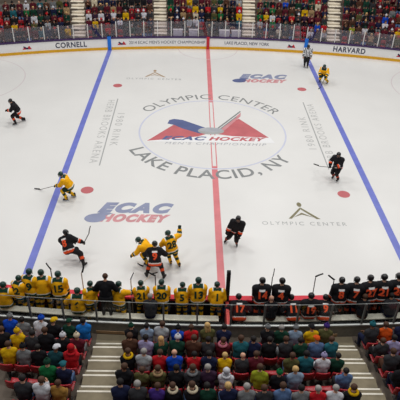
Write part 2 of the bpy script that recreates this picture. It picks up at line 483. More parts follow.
# divider between the benches
dv = empty('bench_divider', (.07, near_y(0), FL))
tag(dv, 'red bench divider wall with glass and tall black padded post', 'divider')
PINK = mat('divider_red', (214, 82, 78), rough=.5, var=.08)
MB().box(-.06, .06, -1.6, -.17, 0, .86, bev=.01).build('wall_panel', PINK, dv)
MB().box(-.012, .012, -1.5, -.3, .862, 2.0).build('pane', GLASS_NEAR, dv)
MB().box(-.07, .07, -.31, -.17, .0, 2.3, bev=.02).build('padded_post', BLACK_RUB, dv)

# near terrace
def NY(k): return -18.03 - .8 * (k - 1)
def NZ(k): return .96 + .28 * (k - 1)
XT = lins(-11.5, 11.5, 47)
prof = [(-17.5, -.2), (-17.5, .82), (NY(1), .82)]
for k in range(1, 8):
    prof += [(NY(k), NZ(k)), (NY(k + 1), NZ(k))]
prof += [(NY(8), -.2)]
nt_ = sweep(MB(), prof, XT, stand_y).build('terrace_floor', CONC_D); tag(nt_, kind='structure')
STEP_G = mat('near_stair_concrete', (134, 124, 102), rough=.85, var=.12, scale=3)
NOSE = mat('nosing_white', (236, 230, 214), rough=.6, var=.04)
for ax in (-4.02, 3.93):
    mb = MB(); nb = MB()
    sy = stand_y(ax)
    for k in range(1, 8):
        y1, z1 = NY(k) + sy, NZ(k)
        hw = .55 + .012 * k
        mb.box(ax - hw, ax + hw, y1 - .8, y1, z1 - .3, z1 + .006)
        mb.box(ax - hw, ax + hw, y1 - .8, y1 - .27, z1, z1 + .14)
        nb.box(ax - hw + .04, ax + hw - .04, y1 - .062, y1 - .002, z1 + .006, z1 + .012)
        nb.box(ax - hw - .02, ax + hw - .04, y1 - .332, y1 - .272, z1 + .14, z1 + .146)
    mb.box(ax - .57, ax + .57, -17.5 + sy, NY(1) + sy, .7, .826)
    st = mb.build('stair_slab', STEP_G); tag(st, kind='structure')
    nb.build('step_nosing', NOSE, st)

# ------------------------------------------------------------------ seats
SEAT_RED = mat('seat_red', (160, 28, 38), rough=.38, spec=.5, var=.08)
SEAT_DK = mat('seat_bracket_grey', (70, 66, 66), rough=.6, var=.08)
def seat_meshes():
    mb = MB()                                   # backrest, curved, at y = -.25 .. local +y forward
    V = []; n = 7
    for zi, z in enumerate((.46, .62, .76, .815)):
        for i in range(n):
            t = -1 + 2 * i / (n - 1)
            ins = .025 if zi == 3 else 0
            V.append((t * (.222 - ins), -.22 - .05 * (1 - t * t) - (z - .46) * .12, z - (.012 * t * t if zi == 3 else 0)))
    F = []
    for k in range(3):
        for i in range(n - 1):
            a = k * n + i
            F.append((a, a + 1, a + n + 1, a + n))
    N = len(V)
    V2 = V + [(x * .98, y - .035, z) for x, y, z in V]
    F2 = [f for f in F] + [tuple(N + i for i in f[::-1]) for f in F]
    edge = list(range(n)) + [n * k + n - 1 for k in range(1, 4)] + [3 * n + i for i in range(n - 2, -1, -1)] + [n * k for k in range(2, 0, -1)]
    for a, b in zip(edge, edge[1:] + edge[:1]): F2.append((b, a, a + N, b + N))
    mb.add(V2, F2)
    back = mb.mesh('backrest', SEAT_RED, True)
    pb = MB(); V = []
    for yi, (y, dz) in enumerate(((-.2, .02), (-.1, -.005), (.05, -.012), (.14, .0), (.17, -.04))):
        for i in range(n):
            t = -1 + 2 * i / (n - 1)
            V.append((t * .215, y,   .385 + dz + .02 * t * t))
    F = [(k * n + i, k * n + i + 1, (k + 1) * n + i + 1, (k + 1) * n + i) for k in range(4) for i in range(n - 1)]
    N = len(V)
    V2 = V + [(x, y, z - .035) for x, y, z in V]
    F2 = F + [tuple(N + i for i in f[::-1]) for f in F]
    edge = list(range(n)) + [n * k + n - 1 for k in range(1, 5)] + [4 * n + i for i in range(n - 2, -1, -1)] + [n * k for k in range(3, 0, -1)]
    for a, b in zip(edge, edge[1:] + edge[:1]): F2.append((b, a, a + N, b + N))
    pb.add(V2, F2)
    pan = pb.mesh('seat_pan', SEAT_RED, True)
    br = MB().box(-.03, .03, -.21, -.12, 0, .41).box(-.05, .05, -.24, .02, .0, .02).box(-.028, .028, -.262, -.21, .3, .62)
    return back, pan, br.mesh('bracket', SEAT_DK)
S_BACK, S_PAN, S_BR = seat_meshes()
seat_proto = None
def new_seat(x, y, z, rz, label, group):
    r = empty('stadium_seat', (x, y, z), rz)
    tag(r, label, 'seat', group)
    for nm, me in (('backrest', S_BACK), ('seat_pan', S_PAN), ('bracket', S_BR)):
        link(nm, me, r)
    return r

# ------------------------------------------------------------------ people: one continuous body, clothing as fitted shells
SKINS = [mat('skin_light', (208, 160, 134), rough=.6, var=.05), mat('skin_warm', (190, 140, 112), rough=.6, var=.05), mat('skin_brown', (140, 96, 72), rough=.6, var=.05)]
EYE = mat('eye_dark', (30, 24, 22), rough=.4)
LIP = mat('lip', (158, 84, 80), rough=.5)

def nrm(v):
    v = np.array(v, float); return v / np.linalg.norm(v)

class Body:
    """bones: (kind, p0, r0, p1, r1); remeshed to one skin; keeps which bone each face follows"""
    def __init__(self, bones, head=None, hands=(), voxel=.03, smooth=3):
        self.bones = bones; self.head = head
        mb = MB()
        for (k, p0, r0, p1, r1) in bones: mb.cap(p0, r0, p1, r1, n=12)
        me = mb.mesh('body_tmp', SKINS[0])
        o = bpy.data.objects.new('body_tmp', me); COL.objects.link(o)
        m = o.modifiers.new('r', 'REMESH'); m.mode = 'VOXEL'; m.voxel_size = voxel
        s = o.modifiers.new('s', 'SMOOTH'); s.factor = .5; s.iterations = smooth
        dg = bpy.context.evaluated_depsgraph_get()
        out = bpy.data.meshes.new_from_object(o.evaluated_get(dg), depsgraph=dg)
        bpy.data.objects.remove(o); bpy.data.meshes.remove(me)
        nv, nf = len(out.vertices), len(out.polygons)
        co = np.empty(nv * 3); out.vertices.foreach_get('co', co); self.co = co.reshape(-1, 3)
        no = np.empty(nv * 3); out.vertices.foreach_get('normal', no); self.no = no.reshape(-1, 3)
        self.faces = [tuple(p.vertices) for p in out.polygons]
        bpy.data.meshes.remove(out)
        self.fc = np.array([self.co[list(f)].mean(0) for f in self.faces])
        D = []; T = []
        for (k, p0, r0, p1, r1) in bones:
            p0 = np.array(p0, float); p1 = np.array(p1, float); a = p1 - p0
            t = np.clip(((self.fc - p0) @ a) / max(a @ a, 1e-9), 0, 1)
            D.append(np.linalg.norm(self.fc - p0 - t[:, None] * a, axis=1) - (r0 + (r1 - r0) * t)); T.append(t)
        D = np.array(D); self.bi = D.argmin(0); self.t = np.array(T)[self.bi, np.arange(nf)]
        self.kind = np.array([b[0] for b in bones])[self.bi]
        # extra fine geometry rooted in the body: eyes, mouth, fingers
        self.extra = MB()
        if head is not None:
            H, f, u = head; r = np.cross(f, u)
            for s in (-1, 1):
                self.extra.cap(H + f * .082 + r * s * .036 + u * .018, .015, H + f * .086 + r * s * .036 + u * .018, .014, 1, 6, 2)
            self.extra.cap(H + f * .088 - u * .062 + r * .022, .009, H + f * .088 - u * .062 - r * .022, .009, 2, 6, 2)
        for (wp, d, n, s) in hands:          # wrist, hand direction, palm normal, side of thumb
            d = nrm(d); n = nrm(np.array(n) - d * np.dot(n, d)); b = np.cross(n, d) * s
            for q, (off, L) in enumerate(((.030, .068), (.010, .078), (-.010, .072), (-.029, .056))):
                k0 = wp + d * .07 + b * off; k1 = k0 + d * L * .6 + n * .006; k2 = k1 + d * L * .4 + n * .028
                self.extra.cap(k0, .0105, k1, .0095, 0, 6, 2); self.extra.cap(k1, .0095, k2, .008, 0, 6, 2)
            k0 = wp + d * .02 + b * .03; k1 = k0 + d * .035 + b * .032 + n * .01; k2 = k1 + d * .034 + n * .014
            self.extra.cap(k0, .013, k1, .011, 0, 6, 2); self.extra.cap(k1, .011, k2, .009, 0, 6, 2)
    def body_mesh(self, name='person'):
        mb = MB(); mb.add(self.co, self.faces, 0); mb.add(self.extra.v, self.extra.f, self.extra.mi)
        me = mb.mesh(name, [SKINS[0], EYE, LIP], True)
        return me
    def shell(self, sel, off, name, mats, mi=None, smooth=True):
        idx = np.nonzero(sel)[0]
        if len(idx) == 0: return None
        used = {}
        V = []
        for fi in idx:
            for v in self.faces[fi]:
                if v not in used:
                    used[v] = len(V); V.append(self.co[v] + self.no[v] * off)
        F = [tuple(used[v] for v in self.faces[fi]) for fi in idx]
        cnt = {}
        for fi, f in zip(idx, F):
            for a, b in zip(f, f[1:] + f[:1]):
                cnt[(a, b)] = fi
        inv = {v: k for k, v in used.items()}
        M = [0 if mi is None else int(mi[fi]) for fi in idx]
        rim = {}
        for (a, b), fi in list(cnt.items()):
            if (b, a) not in cnt:
                for q in (a, b):
                    if q not in rim:
                        rim[q] = len(V); V.append(self.co[inv[q]] - self.no[inv[q]] * .012)
                F.append((b, a, rim[a], rim[b])); M.append(0 if mi is None else int(mi[fi]))
        mb = MB(); mb.add(V, F, M)
        return mb.mesh(name, mats, smooth)
    def head_local(self):
        H, f, u = self.head; r = np.cross(f, u)
        d = self.fc - H
        return d @ r, d @ f, d @ u

def rotz(v, a): return np.array([v[0] * cos(a) - v[1] * sin(a), v[0] * sin(a) + v[1] * cos(a), v[2]])

def head_bones(N, f, u, sc=1.0, ears=True):
    """neck base N, facing f, up u -> head centre and bones"""
    r = np.cross(f, u)
    H = N + u * .20 * sc + f * .02 * sc
    B = [('neck', N - u * .04, .062, H - u * .06 - f * .01, .056),
         ('head', H + u * .03 - f * .018, .094, H + u * .012 + f * .012, .090), ('head', H - u * .055 + f * .03, .062, H + f * .02, .078),
         ('head', H + f * .084 - u * .004, .016, H + f * .100 - u * .026, .019)]
    if ears:
        for s in (-1, 1): B.append(('head', H + r * s * .086 + u * .012, .017, H + r * s * .088 - u * .018, .014))
    return H, B

def ik(a, c, l1, l2, pole):
    """two-bone joint position between a and c bending towards pole"""
    a = np.array(a, float); c = np.array(c, float)
    d = c - a; L = np.linalg.norm(d)
    if L > (l1 + l2) * .999:
        c = a + d / L * (l1 + l2) * .999; d = c - a; L = np.linalg.norm(d)
    x = (l1 * l1 - l2 * l2 + L * L) / (2 * L)
    h = sqrt(max(l1 * l1 - x * x, 0))
    dn = d / L; p = np.array(pole, float); p = p - dn * (p @ dn); p = p / np.linalg.norm(p)
    return a + dn * x + p * h, c

# ---- seated spectators (origin on the floor under the hips, facing +y)
def spectator(lean=.2, hyaw=0.0, arms='lap', bulk=1.06, voxel=.027, hpitch=.15, side=0.0, stand=False):
    P = np.array([0, -.03, .545])
    f = np.array([0, 1.0, 0]); u = np.array([0, 0, 1.0])
    td = nrm([side, sin(lean), cos(lean)])
    W = P + td * .17; Ch = P + td * .38 + np.array([0, .01, 0]); N = P + td * .57 + np.array([0, .03, 0])
    b = bulk
    B = [('pelvis', P + np.array([-.07, 0, 0]), .118 * b, P + np.array([.07, 0, 0]), .118 * b),
         ('torso', P + td * .07 + np.array([-.06, 0, 0]), .128 * b, P + td * .07 + np.array([.06, 0, 0]), .128 * b),
         ('torso', W + np.array([-.06, 0, 0]), .128 * b, W + np.array([.06, 0, 0]), .128 * b),
         ('torso', W, .14 * b, Ch, .15 * b),
         ('torso', Ch + np.array([-.10, 0, 0]), .125 * b, Ch + np.array([.10, 0, 0]), .125 * b), ('torso', Ch, .14 * b, N - td * .03, .085)]
    hands = []
    for s in (-1, 1):
        S = P + td * .48 + np.array([s * .168, .02, 0])
        B.append(('torso', S, .085 * b, N - td * .03, .07))
        if arms == 'lap': wr = P + np.array([s * .10, .33 + lean * .2, .11])
        elif arms == 'fold': wr = P + td * .22 + np.array([-s * .09, .22 + .02 * s, .02 * s])
        elif arms == 'clap': wr = P + td * .36 + np.array([s * .035, .34, .0])
        elif arms == 'chin': wr = P + td * .40 + np.array([s * .06, .26, .0]) if s > 0 else P + np.array([s * .10, .34, .12])
        elif arms == 'side': wr = P + np.array([s * .18, .30, .10])
        E_, wr = ik(S, wr, .29, .255, (s * .22, -.55, -.7))
        B.append(('arm', S, .078 * b, E_, .062 * b)); B.append(('arm', E_, .062 * b, wr, .045 * b))
        d = nrm(wr - E_)
        if arms == 'lap': d = nrm([-s * .35, 1, -.25])
        if arms == 'clap': d = nrm([0, .5, 1])
        B.append(('hand', wr + d * .02, .038, wr + d * .07, .036))
        n = np.array([0, .1, -1.0]) if arms in ('lap', 'side') else np.array([-s * 1.0, 0, -.1])
        hands.append((wr, d, n, -s if arms in ('lap', 'side') else -s))
        hp = P + np.array([s * .095, .02, -.02]); kn = np.array([s * .13, .39, .515]); an = np.array([s * .13, .33, .10]); to = an + np.array([s * .03, .15, -.045])
        B.append(('leg', hp, .098 * b, kn, .074)); B.append(('leg', kn, .074, an, .055))
        B.append(('foot', an + np.array([0, -.04, -.045]), .05, to, .045))
    hf = rotz(np.array([0, cos(hpitch), -sin(hpitch)]), hyaw); hu = rotz(np.array([0, sin(hpitch), cos(hpitch)]), hyaw)
    H, hb = head_bones(N - td * .02, hf, hu)
    B += hb
    bd = Body(B, (H, hf, hu), hands, voxel)
    return bd

HAIRC = {'black': (28, 24, 24), 'brown': (74, 50, 36), 'grey': (150, 146, 142), 'blond': (196, 160, 104)}
COLR = {'black': (30, 30, 34), 'royal blue': (22, 78, 200), 'grey': (128, 130, 132), 'white': (226, 226, 232), 'dark green': (24, 66, 50), 'bright blue': (30, 120, 205), 'pale blue': (142, 162, 186),
        'light grey': (178, 182, 186), 'red': (202, 30, 40), 'olive green': (92, 90, 52), 'navy': (30, 36, 68), 'yellow': (232, 184, 16), 'charcoal': (58, 58, 62), 'orange': (224, 88, 24), 'maroon': (98, 28, 42),
        'brown': (86, 56, 42), 'lavender': (168, 160, 200), 'teal': (38, 106, 118), 'denim blue': (92, 118, 160), 'dark teal': (28, 72, 80), 'green': (24, 112, 62), 'plum': (58, 36, 58), 'yellow green': (160, 168, 40),
        'purple': (70, 46, 128), 'mustard': (168, 124, 58), 'cream': (226, 212, 182), 'tan': (176, 146, 106), 'pink': (208, 120, 140)}
def cloth(n): return mat('cloth_' + n.replace(' ', '_'), tuple(v * .86 for v in COLR[n]), rough=.9, spec=.15, var=.16, scale=14)
def hairm(n): return mat('hair_' + n, HAIRC[n], rough=.7, spec=.3, var=.2, scale=30)
PANTS = ['black', 'charcoal', 'denim blue', 'navy', 'brown', 'navy', 'grey']
SHOE = mat('shoe_dark', (40, 36, 36), rough=.6)

def spectator_kit(bd):
    """meshes of one pose: body, jacket, trousers, shoes and every kind of head covering"""
    K = {'body': bd.body_mesh()}
    k = bd.kind
    dummy = cloth('black')
    K['jacket'] = bd.shell((k == 'torso') | (k == 'arm'), .020, 'jacket', dummy)
    K['trousers'] = bd.shell((k == 'pelvis') | (k == 'leg'), .009, 'trousers', dummy)
    K['shoeL'] = bd.shell((k == 'foot') & (bd.fc[:, 0] < 0), .010, 'shoe', SHOE); K['shoeR'] = bd.shell((k == 'foot') & (bd.fc[:, 0] > 0), .010, 'shoe', SHOE)
    r, f, u = bd.head_local(); hd = (k == 'head') | (k == 'neck')
    K['hair'] = bd.shell(hd & (((u > .045) & (f < .075)) | ((f < -.0) & (u > -.055)) | ((u > .0) & (f < .03))), .014, 'hair', hairm('black'))
    H, hf, hu = bd.head; hr = np.cross(hf, hu)
    # long hair: shell plus a fall of hair behind the neck, one mesh
    s = bd.shell(hd & (((u > .045) & (f < .07)) | ((f < .01) & (u > -.09))), .018, 'hair', hairm('black'))
    mb = MB(); mb.add([v.co for v in s.vertices], [tuple(p.vertices) for p in s.polygons])
    for q in (-.05, 0, .05): mb.cap(H - hf * .06 + hr * q - hu * .0, .045, H - hf * .095 + hr * q * 1.3 - hu * .2, .035, 0, 8, 2)
    K['long'] = mb.mesh('hair', hairm('black'), True); bpy.data.meshes.remove(s)
    s = bd.shell(hd & (u > .01 + .25 * np.maximum(f, 0) * .6), .026, 'knit_cap', dummy)
    mb = MB(); mb.add([v.co for v in s.vertices], [tuple(p.vertices) for p in s.polygons])
    mb.cap(H + hu * .165 - hf * .02, .034, H + hu * .172 - hf * .02, .034, 0, 8, 3)
    K['knit'] = mb.mesh('knit_cap', dummy, True); bpy.data.meshes.remove(s)
    s = bd.shell(hd & (u > .035), .016, 'baseball_cap', dummy)
    mb = MB(); mb.add([v.co for v in s.vertices], [tuple(p.vertices) for p in s.polygons])
    V = []; n = 8
    for zz in (0, .009):
        for i in range(n + 1):
            a = -1.15 + 2.3 * i / n
            for rr in (.085, .19 - .03 * abs(a)):
                V.append(H + hu * (.055 + zz - (rr - .085) * .15 - .02 * a * a * .3) + hf * (rr * cos(a)) + hr * (rr * sin(a) * .95))
    F = []
    for i in range(n):
        a = 2 * i; F.append((a, a + 2, a + 3, a + 1)); b = a + 2 * (n + 1); F.append((b + 1, b + 3, b + 2, b)); F.append((a + 1, a + 3, b + 3, b + 1))
    mb.add(V, F)
    K['cap'] = mb.mesh('baseball_cap', dummy, True); bpy.data.meshes.remove(s)
    # hood: shell round the head open at the face, with a collar roll
    s = bd.shell(hd & ((f < .035) | (u > .085)), .03, 'hood', dummy)
    mb = MB(); mb.add([v.co for v in s.vertices], [tuple(p.vertices) for p in s.polygons])
    pts = [H - hu * .155 - hf * .035 + hr * (.125 * cos(a)) + hf * (.115 * sin(a)) + hu * (.02 * sin(a)) for a in lins(0, 2 * pi, 13)]
    for a, b in zip(pts[:-1], pts[1:]): mb.cap(a, .04, b, .04, 0, 8, 2)
    K['hood'] = mb.mesh('hood', dummy, True); bpy.data.meshes.remove(s)
    # hood lying back on the shoulders (fur rim)
    mb = MB()
    for a, b in zip(pts[:-1], pts[1:]): mb.cap(a, .048, b, .048, 0, 8, 2)
    K['collar'] = mb.mesh('hood', dummy, True)
    return K

def dress(K, loc, rz, jacket, head, label, group, rnd, cat='person', sc=1.0):
    o = link('person', K['body'], None, loc, rz)
    o.scale = (sc, sc, sc)
    slot(o, 0, rnd.choice(SKINS[:2] * 4 + SKINS[2:]))
    tag(o, label, cat, group)
    j = link('jacket', K['jacket'], o); slot(j, 0, cloth(jacket))
    t = link('trousers', K['trousers'], o); slot(t, 0, cloth(rnd.choice(PANTS)))
    link('shoe', K['shoeL'], o); link('shoe', K['shoeR'], o)
    kind, _, c = head.partition(' ')
    if kind in ('hair', 'long'):
        h = link('hair', K[kind], o); slot(h, 0, hairm(c))
    elif kind == 'knit':
        h = link('knit_cap', K['knit'], o); slot(h, 0, cloth(c))
    elif kind == 'cap':
        h = link('baseball_cap', K['cap'], o); slot(h, 0, cloth(c))
    elif kind == 'hood':
        hc = link('hair', K['hair'], o); slot(hc, 0, hairm('brown'))
        h = link('hood', K['collar'] if c not in ('red', 'white') else K['hood'], o); slot(h, 0, cloth(c))
    return o

def head_words(head):
    kind, _, c = head.partition(' ')
    return {'hair': '%s hair' % c, 'long': 'long %s hair' % c, 'knit': '%s knit cap' % c, 'cap': '%s baseball cap' % c, 'hood': '%s hood' % c, 'bald': 'bald head'}[kind]

def fit_label(*opts):
    for s in opts:
        if len(s.replace(',', ' ').split()) <= 16: return s
    raise ValueError(opts)

rnd = random.Random(5)
NEARK = [spectator_kit(spectator(**a)) for a in (
    dict(lean=.05, hyaw=0, arms='lap', bulk=1.08), dict(lean=.02, hyaw=.35, arms='fold', bulk=1.06), dict(lean=.14, hyaw=-.3, arms='lap', bulk=1.1), dict(lean=.04, hyaw=-.2, arms='side', bulk=1.04),
    dict(lean=.14, hyaw=.15, arms='clap'), dict(lean=.0, hyaw=-.45, arms='chin'), dict(lean=.08, hyaw=.1, arms='fold', bulk=1.14, side=.06), dict(lean=.18, hyaw=.25, arms='side', bulk=.97, side=-.07))]
FARK = [spectator_kit(spectator(voxel=.042, **a)) for a in (
    dict(lean=.10, hyaw=.1, arms='lap'), dict(lean=.0, hyaw=-.25, arms='fold', bulk=1.08), dict(lean=.22, hyaw=.2, arms='clap'), dict(lean=.06, hyaw=-.1, arms='side', bulk=1.04), dict(lean=.15, hyaw=.3, arms='chin', bulk=1.06))]

# near stand
NEAR = {
 1: 'l6:black:hair brown|l5:royal blue:knit grey|l4:grey:hair black|l3:white:knit royal blue|l2:black:cap yellow|l1:dark green:cap dark green|l0:bright blue:hair black|m0:black:knit dark green|m1:pale blue:hair black|m2:light grey:hair brown|m3:royal blue:knit black|m4:red:hair brown|m5:olive green:long blond|m6:navy:hair black|m9:black:knit grey|m10:dark green:hair grey|m11:pale blue:knit grey|m12:yellow:cap black|m13:olive green:knit purple|r0:charcoal:knit teal|r1:orange:hair brown|r2:navy:knit dark green',
 2: 'l5:black:hair brown|l4:yellow:knit yellow|l3:charcoal:hair black|l2:black:hair brown|l1:black:knit white|l0:maroon:knit cream|m0:brown:hair brown|m1:lavender:hair black|m2:dark green:long blond|m3:dark green:knit white|m4:brown:hair brown|m5:charcoal:hair black|m6:maroon:hood pink|m7:teal:hair brown|m8:navy:hair black|m9:black:hair black|m10:charcoal:hair brown|m11:dark green:hair black|m12:denim blue:cap orange|m13:teal:hair brown|r0:charcoal:hair brown|r1:lavender:hair black|r2:grey:hair grey',
 3: 'l4:yellow:hair brown|l3:grey:knit black|l2:black:hair black|l1:dark teal:cap white|l0:red:hood red|m0:black:hood yellow|m1:light grey:hair grey|m2:red:hair brown|m3:royal blue:bald|m4:red:hair black|m5:navy:hair black|m6:yellow:hair blond|m7:charcoal:bald|m8:maroon:hair brown|m10:olive green:hair brown|m11:teal:hair black|m12:white:knit lavender|m13:dark green:hair black|r0:charcoal:hair brown|r1:charcoal:hair black',
 4: 'l4:black:hair blond|l1:green:knit dark green|l0:navy:cap teal|m0:black:hair brown|m1:olive green:hair brown|m2:olive green:hood tan|m3:black:hair black|m4:charcoal:hood grey|m5:plum:hair grey|m6:white:hood white|m8:yellow green:hair brown|m9:black:knit green|m10:pale blue:hair blond|m13:denim blue:hair black|r0:black:hair brown',
 5: 'l3:black:knit cream|l2:charcoal:hair black|l1:white:hair brown|l0:mustard:hair brown|m0:navy:hair black|m1:charcoal:hair grey|m2:purple:hair brown|m3:black:hood cream|m4:black:hood cream|m5:dark green:hair black|m6:navy:hair blond|m7:grey:hair grey|m8:charcoal:hair brown|m9:denim blue:hair brown|m10:grey:hair black|m11:red:hair grey|m12:white:hair grey|m13:black:hood yellow|r0:teal:hair black',
}
def seat_place(code):
    i = int(code[1:])
    if code[0] == 'l': return -4.86 - .49 * i, '%s seat left of near left stairs' % ORD[i + 1]
    if code[0] == 'r': return 4.80 + .49 * i, '%s seat right of near right stairs' % ORD[i + 1]
    if i < 7: return -3.22 + .495 * i, '%s seat right of near left stairs' % ORD[i + 1]
    return -3.22 + .495 * i, '%s seat left of near right stairs' % ORD[14 - i]
COUNT = {'m': 14, 'l': 8, 'r': 5}
n_p = 0
for k in range(1, 6):
    occ = {}
    for e in NEAR[k].split('|'):
        c, j, h = e.split(':'); occ[c] = (j, h)
    for blk in 'lmr':
        for i in range(COUNT[blk]):
            if blk == 'l' and i > 7 - k + (1 if k < 3 else 0): continue
            if blk == 'r' and i > 4 - k // 2: continue
            c = blk + str(i)
            x, where = seat_place(c)
            if blk != 'm': x += (-.012 if blk == 'l' else .012) * k
            y = NY(k) - .32 + stand_y(x); z = NZ(k)
            rz = .011 * x
            state = 'occupied red plastic seat' if c in occ else 'empty red plastic seat'
            new_seat(x, y, z, rz, '%s, %s near row, %s' % (state, ORD[k], where), 'red seats of the near stand')
            if c in occ:
                j, h = occ[c]
                lab = fit_label('%s jacket, %s, %s near row, %s' % (j, head_words(h), ORD[k], where), '%s jacket, %s row, %s' % (j, ORD[k], where))
                if len(lab.replace(',', ' ').split()) <= 14: lab = 'person in ' + lab
                dress(rnd.choice(NEARK), (x + rnd.uniform(-.045, .045), y + rnd.uniform(.0, .05), z), rz + rnd.uniform(-.22, .22), j, h, lab, 'spectators in the near stand', rnd, sc=rnd.uniform(.87, .98))
                n_p += 1

# far stand: three nearest rows as individuals, the rows above as crowd
FJ = ['black'] * 18 + ['charcoal'] * 9 + ['maroon'] * 9 + ['red'] * 3 + ['navy'] * 6 + ['grey'] * 2 + ['dark green'] * 4 + ['brown'] * 5 + ['white'] * 1 + ['yellow'] * 1 + ['plum'] * 2 + ['olive green', 'tan', 'teal', 'light grey', 'royal blue', 'cream', 'green']
FH = ['hair black', 'hair brown', 'hair brown', 'hair grey', 'hair blond', 'long brown', 'long blond', 'knit black', 'knit red', 'cap black', 'cap dark green', 'knit white', 'bald']
SPOT = {(1, -9.6): 'yellow', (2, -14.3): 'white', (1, -7.6): 'white', (4, 6.7): 'royal blue', (1, 12.35): 'yellow green', (1, 11.9): 'teal', (1, 13.2): 'white', (2, -9.0): 'white', (2, 4.5): 'green', (3, -.9): 'yellow', (3, 1.2): 'yellow', (4, -1.6): 'yellow', (2, -6.8): 'yellow', (1, -16.0): 'yellow', (0, 6.2): 'cream', (0, 8.8): 'white', (2, 14.6): 'white'}
SECT = [(-18.6, FA[0] - .62), (FA[0] + .62, FA[1] - .62), (FA[1] + .62, FA[2] - .62), (FA[2] + .62, FA[3] - .62), (FA[3] + .62, 18.6)]
SIDE = [('left', 0, 'far left'), ('right', 0, 'far left'), None, ('left', 3, 'far right'), ('right', 3, 'far right')]
AN = ['outer left', 'inner left', 'inner right', 'outer right']
crowd = {}
def crowd_add(K, part, m, M):
    crowd.setdefault(m.name, [MB(), m])[0].add([M @ v.co for v in K[part].vertices], [tuple(p.vertices) for p in K[part].polygons])
more_seats = MB()
n_far = n_seat = 0
for j in range(0, 7):
    for si, (a, b) in enumerate(SECT):
        L = b - a; n = int(L / .5); s = L / n
        for i in range(n):
            x = (a + s * (i + .5)) * fsc(j)
            if j == 0 and abs(x) < 3.6: continue
            if abs(x) > 17.2 + .45 * j: continue
            if j >= 4 and (x < 3 + (j - 4) * 4.5): 
                if j > 4 or abs(x) > 30: continue
            y = far_y(x) + frow(j) + .42; z = fz(j)
            rz = pi - .019 * x
            key = next((SPOT[q] for q in SPOT if q[0] == j and abs(q[1] * fsc(j) - x) < s * .5), None)
            pe = .07
            if -17.2 < x < -14.8 and j in (1, 2): pe = .75
            if -7.2 < x < -4.6 and j in (2, 3): pe = .45
            if -13 < x < -11.5 and j == 2: pe = .3
            if x > 14 and j in (1, 2): pe = .3
            if j == 0: pe = .18
            empty_seat = key is None and rnd.random() < pe
            # where: count from the nearest stairs
            if i < n / 2 and si > 0: where = '%s seat right of far %s stairs' % (ORD[i + 1], AN[si - 1])
            elif si < 4: where = '%s seat left of far %s stairs' % (ORD[n - i], AN[si])
            else: where = '%s seat right of far %s stairs' % (ORD[min(i + 1, 22)], AN[si - 1])
            if si == 0: where = '%s seat left of far outer left stairs' % ORD[min(n - i, 22)]
            if j <= 2:
                new_seat(x, y, z, rz, '%s red seat, %s far row, %s' % ('empty' if empty_seat else 'occupied', ORD[j + 1], where), 'red seats of the far stand')
                n_seat += 1
            else:
                M = Matrix.Translation((x, y, z)) @ Matrix.Rotation(rz, 4, 'Z')
                for me in (S_BACK, S_PAN): more_seats.add([M @ v.co for v in me.vertices], [tuple(p.vertices) for p in me.polygons])
            if empty_seat: continue
            jc = key or rnd.choice(FJ); hd = rnd.choice(FH); K = rnd.choice(FARK)
            rz2 = rz + rnd.uniform(-.2, .2)
            if j <= 2:
                lab = fit_label('person in %s jacket, %s far row, %s' % (jc, ORD[j + 1], where), '%s jacket, %s far row, %s' % (jc, ORD[j + 1], where))
                dress(K, (x, y, z), rz2, jc, hd, lab, 'spectators in the far stand', rnd, sc=rnd.uniform(.95, 1.04))
                n_far += 1
            else:
                sc = rnd.uniform(.95, 1.04)
                M = Matrix.Translation((x, y, z)) @ Matrix.Rotation(rz2, 4, 'Z') @ Matrix.Scale(sc, 4)
                crowd_add(K, 'body', rnd.choice(SKINS), M); crowd_add(K, 'jacket', cloth(jc), M); crowd_add(K, 'trousers', cloth(rnd.choice(PANTS)), M)
                kk, _, c = hd.partition(' ')
                if kk in ('hair', 'long'): crowd_add(K, kk, hairm(c), M)
                elif kk in ('knit', 'cap'): crowd_add(K, kk, cloth(c), M)
allm = MB(); ms = []
for nm, (mb, m) in crowd.items():
    allm.add(mb.v, mb.f, len(ms)); ms.append(m)
cr = allm.build('crowd', ms, smooth=True)
tag(cr, 'seated crowd filling the upper rows of the far stand', 'crowd', kind='stuff')
ms_ = more_seats.build('stadium_seats', SEAT_RED, smooth=True)
tag(ms_, 'red seats of the upper rows in the far stand', 'seats', kind='stuff')
for x, jk, hd in ((-1.95, 'charcoal', 'hair brown'), (.12, 'black', 'hair blond'), (2.1, 'maroon', 'hair black')):
    new_seat(x, far_y(x) + 1.35, fz(0), pi, 'red seat behind the timekeepers counter, taken by person in %s jacket' % jk, 'red seats of the far stand')
    dress(FARK[1], (x, far_y(x) + 1.35, fz(0)), pi, jk, hd, 'person in %s jacket seated at the timekeepers counter by the red line' % jk, 'timekeepers', rnd)
print('PEOPLE near', n_p, 'far', n_far, 'seats far', n_seat)
# ------------------------------------------------------------------ hockey players, officials, bench staff
TEAM = {
 'gold': dict(body=(242, 176, 16), yoke=(20, 58, 46), trim=(232, 230, 220), band=(24, 70, 52), num=(24, 58, 46), helmet=(20, 56, 48), pants=(28, 52, 42), sock=(244, 186, 24), sockband=(30, 60, 48), glove=(26, 48, 42), word='yellow'),
 'black': dict(body=(26, 25, 29), yoke=(26, 25, 29), trim=(226, 222, 220), band=(232, 82, 38), num=(240, 92, 52), helmet=(24, 23, 25), pants=(28, 27, 30), sock=(34, 30, 32), sockband=(226, 84, 42), glove=(34, 33, 36), word='black'),
 'official': dict(body=(28, 28, 32), yoke=(226, 226, 228), trim=(226, 226, 228), band=(28, 28, 32), num=(20, 20, 20), helmet=(22, 22, 24), pants=(26, 26, 28), sock=(26, 26, 28), sockband=(26, 26, 28), glove=(200, 160, 140), word='striped'),
}
def tm(team, key):
    return mat('%s_%s' % (team, key), TEAM[team][key], rough=.8 if key != 'helmet' else .3, spec=.2 if key != 'helmet' else .5, var=.08, scale=10)
